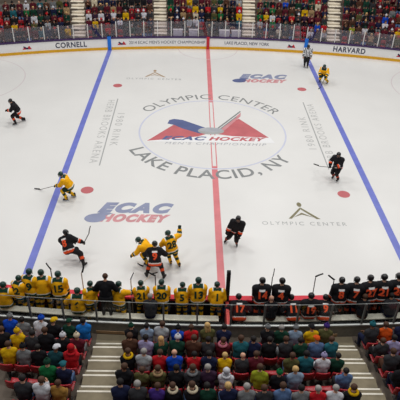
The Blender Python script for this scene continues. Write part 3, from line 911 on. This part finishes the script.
STEEL_B = mat('blade_steel', (190, 192, 198), rough=.25, metal=.8, var=.03)
CAGE = mat('cage_dark', (52, 52, 56), rough=.4, metal=.5, var=.03)
BOOT = mat('skate_boot', (28, 27, 28), rough=.5, var=.08)

class Pose:
    pass

def player_body(lean=.25, side=0.0, twist=0.0, pz=.96, ank=None, wr=None, hyaw=0.0, hpitch=.2, toes=(0, 0), knee=(0, 1, .1), voxel=.033, seated=False, pelvis=(0, 0), elbow=None):
    P = np.array([pelvis[0], pelvis[1], pz])
    td = nrm([sin(side), sin(lean) * cos(side), cos(lean) * cos(side)])
    rx = rotz(np.array([1.0, 0, 0]), twist); rx = nrm(rx - td * (rx @ td)); fx = np.cross(td, rx)
    Ch = P + td * .38 + fx * .02; N = P + td * .58 + fx * .03
    B = [('pelvis', P - rx * .09, .155, P + rx * .09, .155), ('torso', P + td * .10 - rx * .07, .165, P + td * .10 + rx * .07, .165),
         ('torso', P + td * .2, .18, Ch, .185), ('torso', Ch - rx * .12, .155, Ch + rx * .12, .155), ('torso', Ch, .17, N - td * .05, .11)]
    ank = ank or ((-.14, .02, .15), (.14, .02, .15))
    wr = wr or ((-.25, .35, .85), (.25, .35, .85))
    info = Pose(); info.hands = []; info.feet = []
    for s, a, w_, ty, qi in ((-1, ank[0], wr[0], toes[0], 0), (1, ank[1], wr[1], toes[1], 1)):
        S = P + td * .49 + rx * s * .215 + fx * .01
        B.append(('torso', S, .118, N - td * .06, .10))
        pole = (s * .9, -.4, -.5) if elbow is None else elbow[qi]
        E_, w2 = ik(S, w_, .31, .28, pole)
        B.append(('uarm', S, .102, E_, .082)); B.append(('farm', E_, .084, w2, .062))
        d = nrm(w2 - E_)
        B.append(('hand', w2 + d * .02, .045, w2 + d * .08, .042))
        info.hands.append((w2, d))
        hp = P + rx * s * .11 + np.array([0, 0, -.04])
        kn, a2 = ik(hp, a, .45, .47, knee)
        B.append(('thigh', hp, .138, kn, .098)); B.append(('shin', kn, .094, a2, .062))
        td_ = rotz(np.array([0, 1.0, 0]), ty)
        B.append(('foot', a2 - td_ * .03 + np.array([0, 0, -.03]), .048, a2 + td_ * .13 + np.array([0, 0, -.05]), .04))
        info.feet.append((a2, td_))
    hf = rotz(np.array([0, cos(hpitch), -sin(hpitch)]), hyaw); hu = rotz(np.array([0, sin(hpitch), cos(hpitch)]), hyaw)
    H, hb = head_bones(N, hf, hu)
    B += hb
    bd = Body(B, (H, hf, hu), [], voxel)
    info.P, info.td, info.rx, info.fx, info.N, info.Ch = P, td, rx, fx, N, Ch
    bd.info = info
    return bd

def jersey_text(parent, jm, info, s, size, m, name, up_off, spacing=1.0, bold=.02):
    V, F = text_geo(s, size, bold=bold, spacing=spacing, sub=1) if isinstance(s, str) else s
    bvh = BVHTree.FromPolygons([v.co[:] for v in jm.vertices], [tuple(p.vertices) for p in jm.polygons])
    out = []
    C0 = info.P + info.td * up_off
    for x, y, _ in V:
        p = C0 + info.rx * x + info.td * y
        hit = bvh.ray_cast(Vector(p - info.fx * 1.0), Vector(info.fx), 2.0)
        q = (np.array(hit[0]) if hit[0] is not None else p - info.fx * .2) - info.fx * .014
        out.append(q)
    return MB().add(out, F).build(name, m, parent)

def grid_patch(wd, ht, n=6):
    V = [(-wd / 2 + wd * i / n, -ht / 2 + ht * j, 0) for j in (0, 1) for i in range(n + 1)]
    return V, [(i, i + 1, n + 2 + i, n + 1 + i) for i in range(n)]

def hockey_player(bd, team, loc, rz, label, group, number=None, scale=1.0, skates=True, cage=True, name_bar=False):
    i = bd.info; k = bd.kind
    o = link('person', bd.body_mesh('person'), None, loc, rz); o.scale = (scale,) * 3
    slot(o, 0, SKINS[0]); tag(o, label, 'person', group)
    sT = (bd.fc - i.P) @ i.td / .58; xr = (bd.fc - i.P) @ i.rx
    sel = (k == 'torso') | (k == 'uarm') | ((k == 'farm') & (bd.t < .86)) | (k == 'pelvis') | ((k == 'thigh') & (bd.t < .16))
    mi = np.zeros(len(bd.fc), int)
    body_part = (k == 'torso') | (k == 'pelvis') | (k == 'thigh')
    if team == 'official':
        mi[body_part & (np.floor(xr / .06).astype(int) % 2 == 0)] = 1
        mi[~body_part & (np.floor(bd.t / .2).astype(int) % 2 == 0)] = 1
    else:
        mi[body_part & (sT > .93) & (np.abs(xr) < .17)] = 1
        mi[body_part & (sT > .90) & (np.abs(xr) >= .17) & (np.abs(xr) < .215)] = 2 if team == 'gold' else 0
        mi[body_part & (sT < -.04) & (sT > -.2)] = 3
        mi[body_part & (sT <= .02) & (sT >= -.04)] = 2
        mi[(k == 'farm') & (bd.t > .25) & (bd.t < .6)] = 3
        mi[(k == 'farm') & (bd.t >= .15) & (bd.t <= .25)] = 2
    jm = bd.shell(sel, .036, 'jersey', [tm(team, q) for q in ('body', 'yoke', 'trim', 'band')], mi)
    j = link('jersey', jm, o)
    if number:
        jersey_text(j, jm, i, number, .40, tm(team, 'num'), 'jersey_number', .29, bold=.016)
        if name_bar: jersey_text(j, jm, i, grid_patch(.22, .07), 0, tm(team, 'trim'), 'name_bar', .485)
    mi2 = np.zeros(len(bd.fc), int)
    link('hockey_pants', bd.shell((k == 'pelvis') | ((k == 'thigh') & (bd.t < .82)), .022, 'hockey_pants', tm(team, 'pants')), o)
    mi2[(k == 'shin') & (bd.t > .30) & (bd.t < .55)] = 1
    legside = np.array([(b[1] - i.P) @ i.rx if b[0] == 'thigh' else 0.0 for b in bd.bones])
    for q in range(len(bd.bones)):
        if bd.bones[q][0] == 'shin': legside[q] = legside[q - 1]
    ls = legside[bd.bi]
    for s in (-1, 1):
        sm = bd.shell(((k == 'shin') | ((k == 'thigh') & (bd.t >= .80))) & (ls * s > 0), .012, 'sock', [tm(team, 'sock'), tm(team, 'sockband')], mi2)
        if sm: link('sock', sm, o)
    r, f, u = bd.head_local(); hd = k == 'head'
    link('helmet', bd.shell(hd & ((u > .025) | ((f < .02) & (u > -.06))), .032, 'helmet', tm(team, 'helmet')), o)
    H, hf, hu = bd.head; hr = np.cross(hf, hu)
    if cage:
        mb = MB()
        for uu in (.01, -.035, -.08, -.115):
            mb.tube([H + hu * uu + hf * (.135 - .2 * max(0, -uu - .08)) * cos(a) + hr * .118 * sin(a) for a in lins(-1.2, 1.2, 7)], .006, n=5)
        for a in (-.8, -.4, 0, .4, .8):
            mb.tube([H + hu * q + hf * (.137 - .2 * max(0, -q - .08)) * cos(a) + hr * .12 * sin(a) for q in (.05, -.03, -.115)], .006, n=5)
        mb.build('face_cage', CAGE, o)
    for (wp, d), s in zip(i.hands, (-1, 1)):
        mb = MB()
        t = np.cross(d, np.array([0, 0, 1.0])); t = nrm(t) if np.linalg.norm(t) > .1 else np.array([1.0, 0, 0]); n = np.cross(t, d)
        if team != 'official':
            mb.cap(wp - d * .06, .078, wp + d * .02, .07, 0, 10, 2); mb.cap(wp + d * .04, .062, wp + d * .07, .058, 0, 10, 2)
        else:
            mb.cap(wp + d * .02, .046, wp + d * .07, .046, 0, 8, 2)
        for q, L in zip((-.045, -.015, .015, .045), (.05, .062, .058, .045)):
            a = wp + d * .085 + t * q
            mb.cap(a, .024, a + d * L * .6 - n * .015, .022, 0, 7, 2); mb.cap(a + d * L * .6 - n * .015, .022, a + d * L * .55 - n * .062, .019, 0, 7, 2)
        a = wp + d * .05 - t * s * .055
        mb.cap(a, .026, a + d * .045 - n * .05, .021, 0, 7, 2)
        mb.build('glove' if team != 'official' else 'hand', tm(team, 'glove'), o, True)
    if skates:
        for (a, tdv) in i.feet:
            mb = MB()
            mb.cap(a + np.array([0, 0, .05]), .066, a + np.array([0, 0, -.045]) - tdv * .01, .058, 0, 10, 2)
            mb.cap(a + np.array([0, 0, -.045]) - tdv * .02, .056, a + np.array([0, 0, -.055]) + tdv * .16, .042, 0, 10, 2)
            sk = mb.build('skate', BOOT, o, True)
            ang = atan2(tdv[1], tdv[0])
            Mx = Matrix.Translation(Vector(a)) @ Matrix.Rotation(ang, 4, 'Z')
            MB().box(-.1, .2, -.006, .006, -.145, -.085, M=Mx).box(-.06, .0, -.014, .014, -.11, -.085, M=Mx).box(.1, .15, -.014, .014, -.11, -.085, M=Mx).build('blade', STEEL_B, sk)
    o['_hands'] = 0
    del o['_hands']
    return o

STICKM = mat('stick_dark', (58, 48, 46), rough=.5, var=.15)
STICKW = mat('stick_pale', (188, 176, 160), rough=.5, var=.1)
TAPE = mat('stick_tape', (36, 34, 34), rough=.9, var=.1)
def hockey_stick(top, heel, bdir, label, m=None, tape=None):
    top = Vector(top); heel = Vector(heel)
    r = empty('hockey_stick', heel); tag(r, label, 'hockey stick', 'hockey sticks')
    t = top - heel
    mb = MB()
    ax = t.normalized(); Z = ax.to_track_quat('Z', 'Y').to_matrix().to_4x4()
    mb.box(-.016, .016, -.011, .011, .0, t.length, M=Z, bev=.003)
    mb.build('shaft', m or STICKM, r)
    MB().box(-.018, .018, -.014, .014, t.length - .14, t.length + .01, M=Z, bev=.003).build('grip_tape', STICKW, r)
    b = Vector(bdir).normalized(); side = b.cross(Vector((0, 0, 1)) if abs(b.z) < .8 else ax).normalized(); upv = side.cross(b).normalized()
    mb = MB(); V = []
    n = 5
    for q in range(n + 1):
        f = q / n; c = b * (.31 * f) + side * (.035 * f * f); hh = .072 - .012 * f
        for sgn in (-.006, .006):
            for zz in (0, hh): V.append(c + side * sgn + upv * zz)
    F = []
    for q in range(n):
        a = q * 4; e = a + 4
        F += [(a, e, e + 1, a + 1), (a + 3, e + 3, e + 2, a + 2), (a, a + 2, e + 2, e), (a + 1, e + 1, e + 3, a + 3)]
    F += [(0, 1, 3, 2), (n * 4, n * 4 + 2, n * 4 + 3, n * 4 + 1)]
    mb.add(V, F); mb.build('stick_blade', tape or TAPE, r)
    return r

def toworld(loc, rz, p, sc=1.0): return Vector(loc) + Matrix.Rotation(rz, 3, 'Z') @ (Vector(p) * sc)

ICEG = 'players on the ice'
def skater(xy, deg, team, label, number=None, stick=None, **kw):
    bd = player_body(**kw)
    loc = (xy[0], xy[1], .002)
    hockey_player(bd, team, loc, radians(deg), label, ICEG if team != 'official' else None, number, 1.0, name_bar=(team == 'black' and number is not None))
    return bd, loc, radians(deg)

def give_stick(res, hand, tip, bdir, label, over=.25, m=None):
    bd, loc, rz = res
    wp, d = bd.info.hands[hand]
    g = toworld(loc, rz, wp + d * .08)
    tip = Vector((tip[0], tip[1], .012 if len(tip) < 3 else tip[2]))
    ax = (g - tip).normalized()
    hockey_stick(g + ax * over, tip, bdir, label, m)

A = skater((-12.1, .62), 105, 'black', 'person in black hockey kit skating alone near the far end of the ice', None, lean=.45, pz=.84, ank=((-.22, .25, .15), (.2, -.28, .16)), wr=((-.1, .62, .98), (.28, .42, .8)), hyaw=.1, toes=(.2, -.4))
Bp = skater((-7.45, -7.75), 88, 'gold', 'person in yellow hockey kit bending over the blue line, stick stretched out', None, lean=.55, pz=.80, ank=((-.16, .1, .15), (.18, -.22, .16)), pelvis=(0, -.12), wr=((-.12, .55, .86), (.12, .42, .8)), hpitch=.3, toes=(.1, -.3))
give_stick(Bp, 0, (-9.12, -6.95), (-1, .1, 0), 'hockey stick reaching over the blue line from bending yellow skater')
Cp = skater((-6.12, -12.65), -22, 'black', 'person in black jersey with orange number turning hard by the yellow bench', '8', lean=.5, side=-.55, pz=.70, pelvis=(-.38, -.1), ank=((.02, .12, .15), (.30, -.12, .15)), wr=((-.5, .5, .62), (.1, .45, .80)), hyaw=-.2, toes=(-.3, -.3), knee=(.3, 1, .2))
give_stick(Cp, 1, (-5.74, -11.78, 1.0), (.1, .4, .8), 'hockey stick raised by the turning black-kit skater near yellow bench', over=.1)
Dp = skater((-3.05, -12.65), 72, 'gold', 'person in yellow kit bent low beside the black-kit opponent near the bench', '', lean=1.05, pz=.76, ank=((-.15, .05, .15), (.17, -.2, .16)), pelvis=(0, -.1), wr=((-.3, .68, .55), (.25, .45, .5)), hpitch=.4)
Ep = skater((-2.78, -13.5), 4, 'black', 'person in black jersey with orange number battling between two yellow skaters', '9', lean=.42, pz=.84, ank=((-.36, .02, .15), (.36, -.12, .15)), wr=((-.26, .52, .9), (.42, .42, .92)), hyaw=-.2, toes=(.4, -.5), knee=(0, 1, 0))
give_stick(Ep, 0, (-3.35, -12.85), (-.7, .4, 0), 'hockey stick of the black-kit player between two yellow skaters')
Fp = skater((-2.0, -12.75), 24, 'gold', 'person in yellow jersey number 28 with one arm raised on the ice', '28', lean=.28, side=-.12, pz=.93, ank=((-.12, .12, .15), (.16, -.18, .16)), wr=((-.35, .5, 1.0), (.42, .42, 1.62)), hyaw=.3, pelvis=(-.1, .0), elbow=((-.9, -.4, -.5), (.9, .2, -.4)))
give_stick(Fp, 0, (-3.0, -11.8), (-.8, .3, 0), 'hockey stick held low by the yellow number 28 skater')
Gp = skater((.62, -11.2), 168, 'black', 'person in black kit gliding toward the benches beside the red centre line', None, lean=.22, side=-.16, pelvis=(-.10, .05), pz=.90, ank=((-.18, .02, .15), (.32, -.12, .15)), wr=((-.3, .34, .72), (.3, .3, .76)), hpitch=.1, toes=(.3, -.3))
Hp = skater((6.57, -5.45), 140, 'black', 'person in black kit standing between face-off dot and right blue line', None, lean=.25, pz=.9, ank=((-.16, .05, .15), (.18, -.08, .15)), wr=((-.05, .45, 1.0), (.3, .35, .92)), hyaw=.2)
give_stick(Hp, 0, (5.75, -4.65, .35), (-.8, .3, .1), 'hockey stick of the black-kit player standing by right blue line')
Ip = skater((8.55, 8.25), 150, 'gold', 'person in yellow kit crouching by far blue line below the official', None, lean=.6, pz=.74, ank=((-.32, .02, .15), (.3, -.12, .15)), wr=((-.28, .62, .72), (.18, .58, .68)), hpitch=.2)
give_stick(Ip, 0, (8.1, 7.2), (-.5, -.8, 0), 'hockey stick of yellow skater crouching near far blue line')
Jp = skater((7.72, 11.3), 165, 'official', 'official in black and white stripes standing at the far blue line', None, lean=.08, pz=.97, wr=((-.3, .1, .84), (.3, .1, .84)), ank=((-.12, .02, .15), (.12, .0, .15)))

# bench players: (x, head height, jersey number, posture, yaw)
BENCH_Y = [(-8.16, .80, 1.0, None, 'sit', .1), (-7.66, .58, .94, '22', 'lean', -.5), (-7.22, .42, 1.06, '19', 'stand', -.4), (-6.76, .40, 1.05, None, 'lean', .15), (-6.14, .40, 1.05, '15', 'stand', .0), (-5.42, .82, 1.0, '6', 'sit', .0), (-4.95, .64, .95, None, 'lean', .45),
           (-3.92, .64, .98, None, 'reach', -.5), (-3.10, .42, .93, '21', 'lean', .12), (-2.35, .41, .98, '20', 'stand', .0), (-1.61, .42, .92, '5', 'lean', .0), (-1.03, .40, 1.05, '13', 'stand', .05), (-.33, .42, .96, '1', 'bow', .0)]
BENCH_B = [(.50, .90, .95, '17', 'hunch', .0), (1.33, .40, 1.06, '14', 'stand', .0), (2.05, .40, 1.05, '4', 'stand', -.15), (2.50, .90, .93, '11', 'hunch', .1), (3.09, .80, 1.0, '19', 'sit', .0), (3.66, .92, .93, '9', 'hunch', -.15), (4.24, .40, 1.05, '8', 'stand', .0), (4.80, .40, 1.05, '7', 'stand', -.1), (5.38, .40, 1.08, '27', 'stand', .1), (5.87, .40, 1.09, '21', 'stand', .0), (6.42, .40, 1.1, '24', 'stand', .0), (7.05, .40, 1.09, '10', 'stand', .0)]
WORDS = {'lean': 'leaning on the boards', 'stand': 'standing at the boards', 'sit': 'sitting on the bench', 'reach': 'reaching over the boards', 'bow': 'bowed over the boards', 'hunch': 'hunched low on the bench'}
for team, rows in (('gold', BENCH_Y), ('black', BENCH_B)):
    wd = TEAM[team]['word']
    for qi, (x, dd, sc, num, pos, yw) in enumerate(rows):
        lz = 1.08 - FL
        if pos not in ('sit', 'hunch'): sc *= .955
        loc = (x, near_y(x) - dd, FL)
        if pos in ('stand', 'lean', 'reach', 'bow'):
            lean = {'stand': .15, 'lean': .24, 'reach': .24, 'bow': .42}[pos] + rnd.uniform(-.03, .03)
            fy = dd - .22
            wr = ((-.24, fy, lz + .16), (.24, fy, lz + .16)) if pos != 'stand' or rnd.random() < .5 else ((-.30, .12, .92), (.26, fy, lz + .16))
            if pos == 'reach': wr = ((-.3, fy, lz + .1), (.42, .62, lz + .42))
            bd = player_body(lean=lean, pz=1.055 if pos != 'bow' else 1.0, wr=wr, hyaw=rnd.uniform(-.4, .4), hpitch=.25, ank=((-.15, -.02, .15), (.15, -.0, .15)), twist=yw * .35, side=rnd.uniform(-.06, .06) + (yw * .25 if abs(yw) > .3 else 0), pelvis=(0, -.0 - lean * .12), elbow=((-.28, -.5, -.6), (.28, -.5, -.6)))
        else:
            hun = pos == 'hunch'
            bd = player_body(lean=.85 if hun else .12, pz=.70, wr=((-.2, .36, .72), (.2, .36, .72)) if hun else ((-.3, .32, .85), (.3, .32, .85)), hyaw=rnd.uniform(-.3, .3), hpitch=.4 if hun else .15, ank=((-.17, .26, .15), (.17, .26, .15)), knee=(0, 1, .6))
        what = ('%s jersey number %s' % (wd, num)) if num else '%s jersey' % wd
        lab = 'person in %s %s, %s from %s end' % (what, WORDS[pos], ORD[qi + 1], 'bench outer' if team == 'gold' else 'divider')
        hockey_player(bd, team, loc, yw * .7, lab, 'players on the %s bench' % wd, num, sc, name_bar=(team == 'black'), cage=True)
        if pos == 'reach':
            r_ = (bd, loc, yw * .7)
            give_stick(r_, 1, (-2.95, -13.75, .35), (.8, .5, 0), 'pale hockey stick held out over the boards from yellow bench', m=STICKW)

# sticks standing on the benches, blades up
for (x, dy, top, lab, bd_, mm) in ((-5.30, -.20, 2.25, 'hockey stick with blade up beside the seated yellow number 6', (.3, .2, .9), STICKW), (-6.42, -.22, 2.3, 'upright hockey stick between yellow bench players near the outer end', (-.5, .2, .6), STICKM), (-2.6, -.16, 2.2, 'hockey stick with blade tilted beside yellow number 20 on bench', (-.8, .1, .35), STICKM),
                              (3.22, -.36, 2.42, 'hockey stick with curved blade above seated black number 19', (.8, .1, .5), STICKM), (1.68, -.18, 2.3, 'thin upright hockey stick between black numbers 14 and 4', (.2, .3, .8), STICKM), (3.98, -.2, 2.1, 'dark hockey stick beside black number 8 on the bench', (-.7, .1, .5), STICKM), (-3.5, -.2, 2.0, 'upright hockey stick beside the reaching yellow bench player', (.2, .5, .5), STICKW)):
    y = near_y(x) + dy
    hockey_stick((x + .02, y - .02, FL + .02), (x, y, top), bd_, lab, mm)

# bench staff
SUIT = spectator_kit(spectator(lean=.32, arms='lap', bulk=1.05))
def staff(x, y, z, rz, jacket, head, label, K=SUIT):
    dress(K, (x, y, z), rz, jacket, head, label, 'bench staff', rnd)
staff(-2.77, near_y(-2.77) - .82, FL + .05, 0, 'charcoal', 'hair grey', 'person with white hair in dark jacket seated on yellow-side bench')
staff(1.66, near_y(1.66) - .82, FL + .05, 0, 'black', 'bald', 'bald person in black jacket seated on the black-side bench')
staff(5.10, near_y(5.10) - .82, FL + .05, -.2, 'black', 'hair brown', 'person with brown hair seated behind black numbers 7 and 27')
staff(6.15, near_y(6.15) - .82, FL + .05, 0, 'charcoal', 'hair black', 'person in charcoal jacket seated behind black number 24')

# standing coach on the yellow bench, dark suit
def coach():
    bd = player_body(lean=.2, pz=.93, wr=((-.30, .28, .98), (.30, .28, .98)), hpitch=.35, ank=((-.13, .0, .08), (.13, .0, .08)), voxel=.03)
    x = -4.36; k = bd.kind; i = bd.info
    o = link('person', bd.body_mesh(), None, (x, near_y(x) - .80, FL + .48), 0)
    slot(o, 0, SKINS[1]); tag(o, 'person in dark shirt and dark trousers standing up on the yellow-side bench', 'person', 'bench staff')
    j = link('shirt', bd.shell((k == 'torso') | (k == 'uarm') | (k == 'farm'), .012, 'shirt', cloth('black')), o)
    link('trousers', bd.shell((k == 'pelvis') | (k == 'thigh') | (k == 'shin'), .008, 'trousers', cloth('charcoal')), o)
    [link('shoe', bd.shell((k == 'foot') & (bd.fc[:, 0] * s > 0), .012, 'shoe', SHOE), o) for s in (-1, 1)]
    r, f, u = bd.head_local()
    link('hair', bd.shell((k == 'head') & (((u > .05) & (f < .06)) | ((f < 0) & (u > -.05))), .012, 'hair', hairm('brown')), o)
coach()
